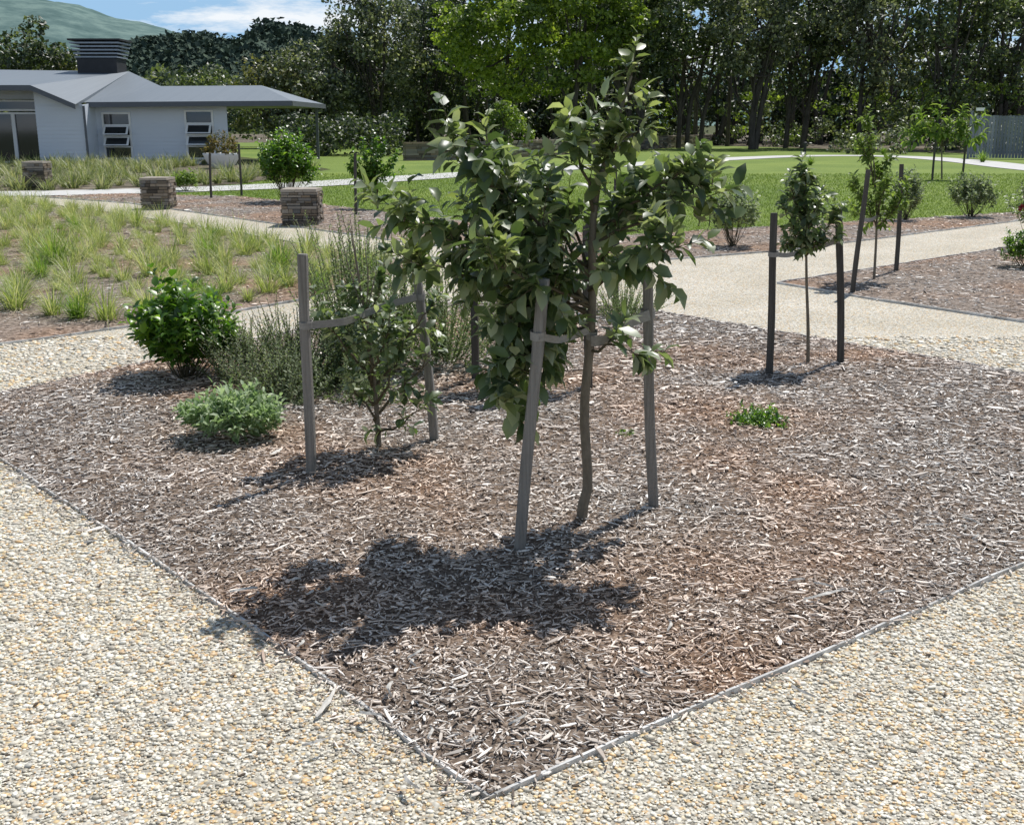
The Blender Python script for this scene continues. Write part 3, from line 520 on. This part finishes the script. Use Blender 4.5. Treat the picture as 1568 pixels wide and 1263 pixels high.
# ------------------------------------------------------------------ planter, bollard, picnic table, fence
e=empty('bowl_planter');g=Geo();prof=[(.35,0),(.48,.1),(.62,.3),(.7,.5),(.73,.58),(.68,.58),(.62,.5),(0,.5)];k=24;a=np.arange(k)*2*np.pi/k
V=[(-11.45+r*math.cos(q),44.9+r*math.sin(q),z+.02) for r,z in prof for q in a];F=[(i*k+j,i*k+(j+1)%k,(i+1)*k+(j+1)%k,(i+1)*k+j) for i in range(len(prof)-1) for j in range(k)]
g.add(V,F);g.build('bowl',M['white'],True,e)
Lv=Leaves()
for i in range(130):
    d=nrm(rng.normal(0,1,3));d[2]=abs(d[2]);p=np.array([-11.45,44.9,.6])+d*[.62,.62,.65]*U(.5,1);shoot(None,Lv,p,d,.2,.13,8)
bronze=mat('bronze_leaf',[(.05,.06,.02),(.12,.1,.04),(.2,.14,.07)],rough=.5,trans=.3)
Lv.build('plant',bronze,e)
e=empty('bollard');g=Geo();k=12
prof=[(.09,0),(.09,.55),(.12,.56),(.12,.66),(.07,.7),(0,.71)];a=np.arange(k)*2*np.pi/k
V=[(17.1+r*math.cos(q),66.6+r*math.sin(q),z) for r,z in prof for q in a];g.add(V,[(i*k+j,i*k+(j+1)%k,(i+1)*k+(j+1)%k,(i+1)*k+j) for i in range(len(prof)-1) for j in range(k)]);g.build('post',M['dark'],False,e)
e=empty('picnic_table');g=Geo();cx,cy=-4.2,78
for i in range(5): box(g,cx-1.1,cx+1.1,cy-.4+i*.17,cy-.4+i*.17+.15,.74,.79)
for s in(-1,1):
    for i in range(2): box(g,cx-1.1,cx+1.1,cy+s*.8-.12+i*.15,cy+s*.8+.0+i*.15,.44,.49)
    box(g,cx+s*.8-.05,cx+s*.8+.05,cy-.75,cy+.75,.36,.435);box(g,cx+s*.8-.05,cx+s*.8+.05,cy-.3,cy-.2,.0,.735);box(g,cx+s*.8-.05,cx+s*.8+.05,cy+.2,cy+.3,.0,.735)
g.build('table',M['stakedark'],False,e)
e=empty('picket_fence');g=Geo();a=np.array([23.2,57.76]);b=np.array([33,54.]);d=(b-a)/np.linalg.norm(b-a);nv=np.array([d[1],-d[0]])
def obox(g,p,d,nv,l,t,z0,z1,m=0):
    c=[p,p+d*l,p+d*l-nv*t,p-nv*t];g.add([(*q,z0) for q in c]+[(*q,z1) for q in c],chF,m)
s=0
while s<10: obox(g,a+d*s,d,nv,.13,.02,.05,2.12+U(-.02,.02));s+=.15
for z in (.3,1.1,1.9): obox(g,a-nv*.025,d,nv,10,.04,z,z+.09)
g.build('palings',M['fence'],False,e)
g=Geo();obox(g,a-d*.14+nv*.03,d,nv,.12,.12,0,2.3);obox(g,a-d*.17+nv*.06,d,nv,.18,.18,2.302,2.36);g.build('post',M['fence'],False,e)
g=Geo();obox(g,a+d*.1+nv*.05,d,nv,.4,.2,2.35,2.5);g.build('lamp_box',M['white'],False,e)
# ------------------------------------------------------------------ house
H=empty('weatherboard_house')
def boards(g,x0,x1,z0,z1,y):
    z=z0
    while z<z1-.01:
        h=min(.16,z1-z);g.add([(x0,y-.022,z),(x1,y-.022,z),(x1,y,z+h),(x0,y,z+h)],[(0,1,2,3)]);g.add([(x0,y-.022,z),(x1,y-.022,z),(x1,y,z),(x0,y,z)],[(3,2,1,0)]);z+=.16
g=Geo();yw=50.
ops=[(-17.85,-16.6,.2,2.2),(-14.25,-13.0,.2,2.3)]
xs=-18.1
for o in ops:
    boards(g,xs,o[0],0,2.62,yw);boards(g,o[0],o[1],0,o[2],yw);boards(g,o[0],o[1],o[3],2.62,yw);xs=o[1]
boards(g,xs,-12.4,0,2.62,yw)
g.add([(-12.4,50,0),(-14.4,57,0),(-14.4,57,2.62),(-12.4,50,2.62)],[(0,1,2,3)])
boards(g,-20.1,-18.1,0,2.5,48.5)
g.add([(-20.1,48.495,2.5),(-18.1,48.495,2.5),(-18.1,48.495,2.52),(-20.1,48.495,3.3)],[(0,1,2,3)])
g.add([(-18.1,48.5,0),(-18.1,50,0),(-18.1,50,2.6),(-18.1,48.5,2.5)],[(0,1,2,3)]);g.add([(-20.1,48.5,0),(-20.1,50,0),(-20.1,50,3.3),(-20.1,48.5,3.3)],[(0,3,2,1)])
boards(g,-26,-23.2,0,3.2,yw);boards(g,-23.2,-20.1,2.75,3.2,yw)
g.build('walls',M['wall'],False,H)
def window(x0,x1,z0,z1,y,rows,openrow=()):
    gf=Geo();gg=Geo();f=.08
    box(gf,x0,x0+f,y-.05,y+.05,z0,z1);box(gf,x1-f,x1,y-.05,y+.05,z0,z1);box(gf,x0+f,x1-f,y-.05,y+.05,z1-f,z1);box(gf,x0+f,x1-f,y-.07,y+.05,z0,z0+f)
    zs=[z0+f+(z1-z0-2*f)*i/rows for i in range(rows+1)]
    for i in range(1,rows): box(gf,x0+f,x1-f,y-.045,y+.045,zs[i]-.03,zs[i]+.03)
    gg.add([(x0+f,y+.02,z0+f),(x1-f,y+.02,z0+f),(x1-f,y+.02,z1-f),(x0+f,y+.02,z1-f)],[(0,1,2,3)])
    for r in openrow:
        za,zb=zs[r]+.035,zs[r+1]-.035;o=.28
        def q(u,v,t): return (x0+f+(x1-x0-2*f)*u,y-.06-o*(1-v)-t,za+(zb-za)*v+.03*(1-v))
        for (u0,u1,v0,v1) in ((0,1,0,.12),(0,1,.88,1),(0,.08,.12,.88),(.92,1,.12,.88)):
            V=[q(u0,v0,0),q(u1,v0,0),q(u1,v1,0),q(u0,v1,0),q(u0,v0,.03),q(u1,v0,.03),q(u1,v1,.03),q(u0,v1,.03)];gf.add(V,chF)
        gg.add([q(.08,.12,.015),q(.92,.12,.015),q(.92,.88,.015),q(.08,.88,.015)],[(0,1,2,3)])
    gf.build('window_frame',M['white'],False,H);gg.build('window_glass',M['glass'],False,H)
for o in ops: window(o[0],o[1],o[2],o[3],yw-.02,4,(1,2))
window(-23.2,-21.7,.05,2.2,yw-.02,1);window(-21.7,-20.15,.05,2.2,yw-.02,1);window(-23.2,-20.15,2.25,2.72,yw-.02,1)
g=Geo();W1=[(-18.3,49.3,2.6),(-9.4,49.3,2.66),(-11.7,54,3.45),(-16.4,54,3.42)]
g.add(W1,[(0,1,2,3)]);g.add([W1[1],(-9.4,58,2.66),W1[2]],[(0,1,2)]);g.add([(-9.4,58,2.66),(-18,58,2.6),W1[3],W1[2]],[(0,1,2,3)])
g.add([(-26,47.8,3.25),(-19.9,47.8,3.25),(-18.8,57,4.2),(-26,57,4.3)],[(0,1,2,3)]);g.add([(-18.2,48,2.5),(-18.3,49.3,2.6),(-16.4,54,3.42),(-18.8,57,4.2)],[(0,1,2,3)]);g.add([(-19.9,47.8,3.25),(-18.2,48,2.5),(-18.8,57,4.2)],[(0,1,2)])
g.build('roof',M['roof'],False,H)
g=Geo()
def fas(a,b,h=.2,t=.04):
    a=np.array(a);b=np.array(b);V=[a,b,b+[0,t,0],a+[0,t,0]];V=[v-[0,0,h] for v in V]+[v-[0,0,-.012] for v in V];g.add(V,chF)
fas((-18.2,49.26,2.6),(-9.4,49.26,2.66));fas((-26,47.76,3.25),(-19.9,47.76,3.25));fas((-19.9,47.76,3.25),(-18.2,47.96,2.5))
g.add([(-9.38,49.26,2.46),(-9.38,58,2.46),(-9.38,58,2.67),(-9.38,49.26,2.67)],[(0,1,2,3)])
g.add([(-18.1,49.3,2.47),(-9.4,49.3,2.47),(-9.4,57.9,2.47),(-18.1,57.9,2.47)],[(0,3,2,1)])
tube(g,[(-18.02,48.42,0),(-18.02,48.42,2.45)],.05,8);g.build('fascia_and_gutter',M['fascia'],False,H)
g=Geo();box(g,-9.76,-9.64,57,57.12,0,2.46);g.build('verandah_post',M['fascia'],False,H)
g=Geo();cx,cy=-19.9,56.4
box(g,cx-.95,cx+.95,cy-.7,cy+.7,3.6,4.75);box(g,cx-.8,cx+.8,cy-.55,cy+.55,4.75,5.5)
box(g,cx-1.25,cx+1.25,cy-.9,cy+.9,5.56,5.64);g.build('roof_vent',M['dark'],False,H)
g=Geo()
for i in range(5): zz=4.78+i*.16;w=1.02+.04*i;box(g,cx-w,cx+w,cy-.75-.03*i,cy+.75+.03*i,zz,zz+.07)
g.build('vent_louvres',M['louvre'],False,H)
# ------------------------------------------------------------------ forest
def clump(g,c,r,k,sz,mat=0,flat=.7):
    d=nrm(rng.normal(0,1,(k,3)));p=c+d*np.array([r,r,r*flat])*(U(.35,1,k)**.5)[:,None]
    nn=nrm(d*.7+rng.normal(0,.5,(k,3))+[0,0,.6]);inst(g,cardV,cardT,p,frames(rng.normal(0,1,(k,3)),nn),sz*U(.6,1.3,k),mat)
def big_tree(name,x,y,h,cr,cb,m,nc=42,k=120,sz=.27,cl=1.15,lean=0,ntr=1,tr=.2,flat=.7):
    e=empty(name);gt=Geo();gf=Geo();cz=(cb+h)/2;rz=(h-cb)/2
    C=[]
    for i in range(nc):
        d=nrm(rng.normal(0,1,3));r=U(.25,1)**.45;C.append(np.array([x+lean,y,cz])+d*np.array([cr,cr*.8,rz])*r*U(.85,1.1))
    C=np.array(C)
    for tI in range(ntr):
        ox=rng.normal(0,.5)*(ntr>1);tx=lean*.6+rng.normal(0,.6)+ox*2
        T=resample([(x+ox,y,-.1),(x+ox*1.2+rng.normal(0,.2),y,h*.22),(x+ox+tx*.5,y,h*.5),(x+tx,y,h*.85)],9);tube(gt,T,np.linspace(tr,tr*.25,9),7)
        for c in C[rng.permutation(nc)[:8]]:
            j=int(U(2,7));tube(gt,resample([T[j],(T[j]*.45+c*.55)+[0,0,-.4],c],6),np.linspace(tr*.4,.03,6),5)
    for c in C: clump(gf,c,cl*U(.6,1.25),int(k*U(.7,1.3)),sz,flat=flat)
    gt.build('trunk',M['trunk'],True,e);gf.build('foliage',m,False,e);return e
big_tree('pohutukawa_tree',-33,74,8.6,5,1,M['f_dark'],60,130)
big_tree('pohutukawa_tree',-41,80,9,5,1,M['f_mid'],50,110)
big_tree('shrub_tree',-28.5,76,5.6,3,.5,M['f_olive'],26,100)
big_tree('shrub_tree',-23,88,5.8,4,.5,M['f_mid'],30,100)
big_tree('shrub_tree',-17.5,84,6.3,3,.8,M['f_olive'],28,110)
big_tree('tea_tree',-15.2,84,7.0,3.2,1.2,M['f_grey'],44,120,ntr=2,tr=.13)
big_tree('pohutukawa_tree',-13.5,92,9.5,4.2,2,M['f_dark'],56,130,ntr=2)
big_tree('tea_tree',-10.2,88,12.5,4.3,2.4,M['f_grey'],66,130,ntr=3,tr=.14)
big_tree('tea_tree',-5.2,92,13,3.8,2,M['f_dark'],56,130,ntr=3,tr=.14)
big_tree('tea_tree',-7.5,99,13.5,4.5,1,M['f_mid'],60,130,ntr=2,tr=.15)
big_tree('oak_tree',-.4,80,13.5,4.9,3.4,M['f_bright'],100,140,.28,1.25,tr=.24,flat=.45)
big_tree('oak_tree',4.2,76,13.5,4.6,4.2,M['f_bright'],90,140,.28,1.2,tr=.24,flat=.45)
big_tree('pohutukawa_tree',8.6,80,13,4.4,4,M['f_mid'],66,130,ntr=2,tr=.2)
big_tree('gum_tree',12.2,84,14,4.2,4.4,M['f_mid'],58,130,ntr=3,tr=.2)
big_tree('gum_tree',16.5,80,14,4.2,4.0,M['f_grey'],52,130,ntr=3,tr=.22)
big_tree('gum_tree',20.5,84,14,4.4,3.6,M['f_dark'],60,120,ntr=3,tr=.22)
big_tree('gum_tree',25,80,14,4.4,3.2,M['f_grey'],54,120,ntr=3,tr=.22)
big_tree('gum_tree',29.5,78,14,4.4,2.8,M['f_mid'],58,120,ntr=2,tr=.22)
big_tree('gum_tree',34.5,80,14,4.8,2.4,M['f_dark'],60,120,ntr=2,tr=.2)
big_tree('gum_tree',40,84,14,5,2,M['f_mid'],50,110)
big_tree('ornamental_tree',-.2,57.5,2.75,1.0,.5,M['f_bright'],16,110,.16,.5,tr=.06)
g=Geo();gt=Geo()
for i in range(560):
    x=U(-17,64);top=15 if x>-12 else 8.5
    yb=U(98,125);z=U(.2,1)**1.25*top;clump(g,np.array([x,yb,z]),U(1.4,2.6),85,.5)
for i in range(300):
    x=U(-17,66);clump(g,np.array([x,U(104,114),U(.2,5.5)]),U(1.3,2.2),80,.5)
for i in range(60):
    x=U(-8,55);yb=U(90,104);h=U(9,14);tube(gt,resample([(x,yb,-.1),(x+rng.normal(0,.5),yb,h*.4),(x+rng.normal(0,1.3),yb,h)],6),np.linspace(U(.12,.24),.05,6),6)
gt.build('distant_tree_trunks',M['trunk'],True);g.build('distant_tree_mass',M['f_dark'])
g=Geo()
for i in range(150):
    x=U(-16,45);yb=np.interp(x,[-16,-10,17,25,45],[96,112,93,77,74])+U(0,9);clump(g,np.array([x,yb,U(.2,3.0)]),U(.6,1.3),90,.24)
g.build('forest_understorey',M['f_mid'])
g=Geo()
for i in range(70):
    x=U(-6,45);yb=np.interp(x,[-16,-10,17,25,45],[96,112,93,77,74])+U(0,7);clump(g,np.array([x,yb,U(1.,4.6)]),U(.5,1.1),80,.22,flat=.5)
g.build('forest_understorey',M['f_bright'])
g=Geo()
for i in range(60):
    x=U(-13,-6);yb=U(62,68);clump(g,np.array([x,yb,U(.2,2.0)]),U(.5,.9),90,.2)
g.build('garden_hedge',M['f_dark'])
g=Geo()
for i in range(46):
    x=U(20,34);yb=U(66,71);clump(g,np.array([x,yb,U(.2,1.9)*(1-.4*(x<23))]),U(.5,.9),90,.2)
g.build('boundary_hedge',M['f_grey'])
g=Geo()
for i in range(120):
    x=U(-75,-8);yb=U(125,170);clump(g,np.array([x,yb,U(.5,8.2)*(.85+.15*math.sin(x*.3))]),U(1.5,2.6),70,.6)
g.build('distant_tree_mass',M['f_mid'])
# hills
def hill(name,xs,zs,y0,depth,m,crowns=0,sz=2.,cl=4.):
    g=Geo();X=np.linspace(xs[0],xs[-1],160);Z=np.interp(X,xs,zs);rows=24;V=[]
    for j in range(rows):
        f=j/(rows-1);prof=math.sin(f*math.pi/2)
        for i,x in enumerate(X): V.append((x,y0-depth*(1-f),Z[i]*prof+(hn(x*.02+j,f*5)*.02*Z[i]+ math.sin(x*.05+f*7)*.015*Z[i])*prof-.5*(j==0)))
    k=160;g.add(V,[(j*k+i,j*k+i+1,(j+1)*k+i+1,(j+1)*k+i) for j in range(rows-1) for i in range(k-1)]);
    g.build(name,m,True)
    if crowns:
        g=Geo();V=np.array(V)
        for q in rng.integers(0,len(V),crowns): clump(g,V[q]+[U(-3,3),0,cl*.4],cl*U(.6,1.3),40,sz)
        for q in range(160*(rows-1),160*rows): clump(g,V[q]+[0,0,cl*.2*U(-.5,2)],cl*U(.5,1.1),40,sz)
        return g.build('hillside_trees',M['f_far'])
hill('forested_hill',[-190,-150,-132,-118,-108,-98,-90,-80,-73,-66,-55,-30,20],[20,20,21,24,27,26,23,26,31,26,21,18,14],400,150,M['f_far'],1400,1.7,4.2)
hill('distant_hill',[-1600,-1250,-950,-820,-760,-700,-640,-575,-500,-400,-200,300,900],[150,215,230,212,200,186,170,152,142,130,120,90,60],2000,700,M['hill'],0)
# ------------------------------------------------------------------ light, sky, camera
az=math.radians(34);el=math.radians(60)
S=Vector((math.cos(el)*math.sin(az),math.cos(el)*math.cos(az),math.sin(el)))
sun=bpy.data.lights.new('sun','SUN');sun.energy=5.0;sun.angle=math.radians(.5);sun.color=(1,.97,.925)
so=bpy.data.objects.new('sun',sun);bpy.context.collection.objects.link(so);so.rotation_euler=S.to_track_quat('Z','Y').to_euler();so.location=(10,15,30)
w=bpy.data.worlds.new('World');bpy.context.scene.world=w;w.use_nodes=True;nt=w.node_tree;nt.nodes.clear();lk=nt.links.new
o=N(nt,'ShaderNodeOutputWorld');b=N(nt,'ShaderNodeBackground');b.inputs[1].default_value=.075;sk=N(nt,'ShaderNodeTexSky');sk.sky_type='NISHITA';sk.sun_disc=False;sk.sun_elevation=el;sk.sun_rotation=az;sk.air_density=1.0;sk.dust_density=.3;sk.ozone_density=3.0
tc=N(nt,'ShaderNodeTexCoord');mp=N(nt,'ShaderNodeMapping');mp.inputs['Scale'].default_value=(5,5,22);mp.inputs['Location'].default_value=(1.3,.4,0);lk(tc.outputs['Generated'],mp.inputs[0])
no=N(nt,'ShaderNodeTexNoise');no.inputs['Scale'].default_value=2.2;no.inputs['Detail'].default_value=8;no.inputs['Roughness'].default_value=.6;lk(mp.outputs[0],no.inputs['Vector']);r=ramp(nt,[(.42,(0,0,0)),(.58,(1,1,1))]);lk(no.outputs[0],r.inputs[0])
sx=N(nt,'ShaderNodeSeparateXYZ');lk(tc.outputs['Generated'],sx.inputs[0]);mr=N(nt,'ShaderNodeMapRange');mr.inputs[1].default_value=.16;mr.inputs[2].default_value=.4;mr.inputs[3].default_value=1;mr.inputs[4].default_value=.1;lk(sx.outputs['Z'],mr.inputs[0])
mu=N(nt,'ShaderNodeMath',operation='MULTIPLY');lk(r.outputs[0],mu.inputs[0]);lk(mr.outputs[0],mu.inputs[1])
# pale blue horizon haze under the clouds
m0=N(nt,'ShaderNodeMix',data_type='RGBA');lk(mr.outputs[0],m0.inputs[0]);lk(sk.outputs[0],m0.inputs[6]);m0.inputs[7].default_value=(4.6,7.6,11.0,1)
mx=N(nt,'ShaderNodeMix',data_type='RGBA');lk(mu.outputs[0],mx.inputs[0]);lk(m0.outputs[2],mx.inputs[6]);mx.inputs[7].default_value=(12,12.6,13.2,1);lk(mx.outputs[2],b.inputs[0]);lk(b.outputs[0],o.inputs[0])
cam=bpy.data.cameras.new('camera');cam.lens=1700/1568*36;cam.sensor_width=36;cam.clip_end=12000;cam.clip_start=.05
co=bpy.data.objects.new('camera',cam);bpy.context.collection.objects.link(co);co.location=(0,0,1.7);co.rotation_euler=(math.radians(90)-math.atan(441/1700),0,0)
sc=bpy.context.scene;sc.camera=co;sc.view_settings.view_transform='Standard';sc.view_settings.look='None';sc.view_settings.exposure=0
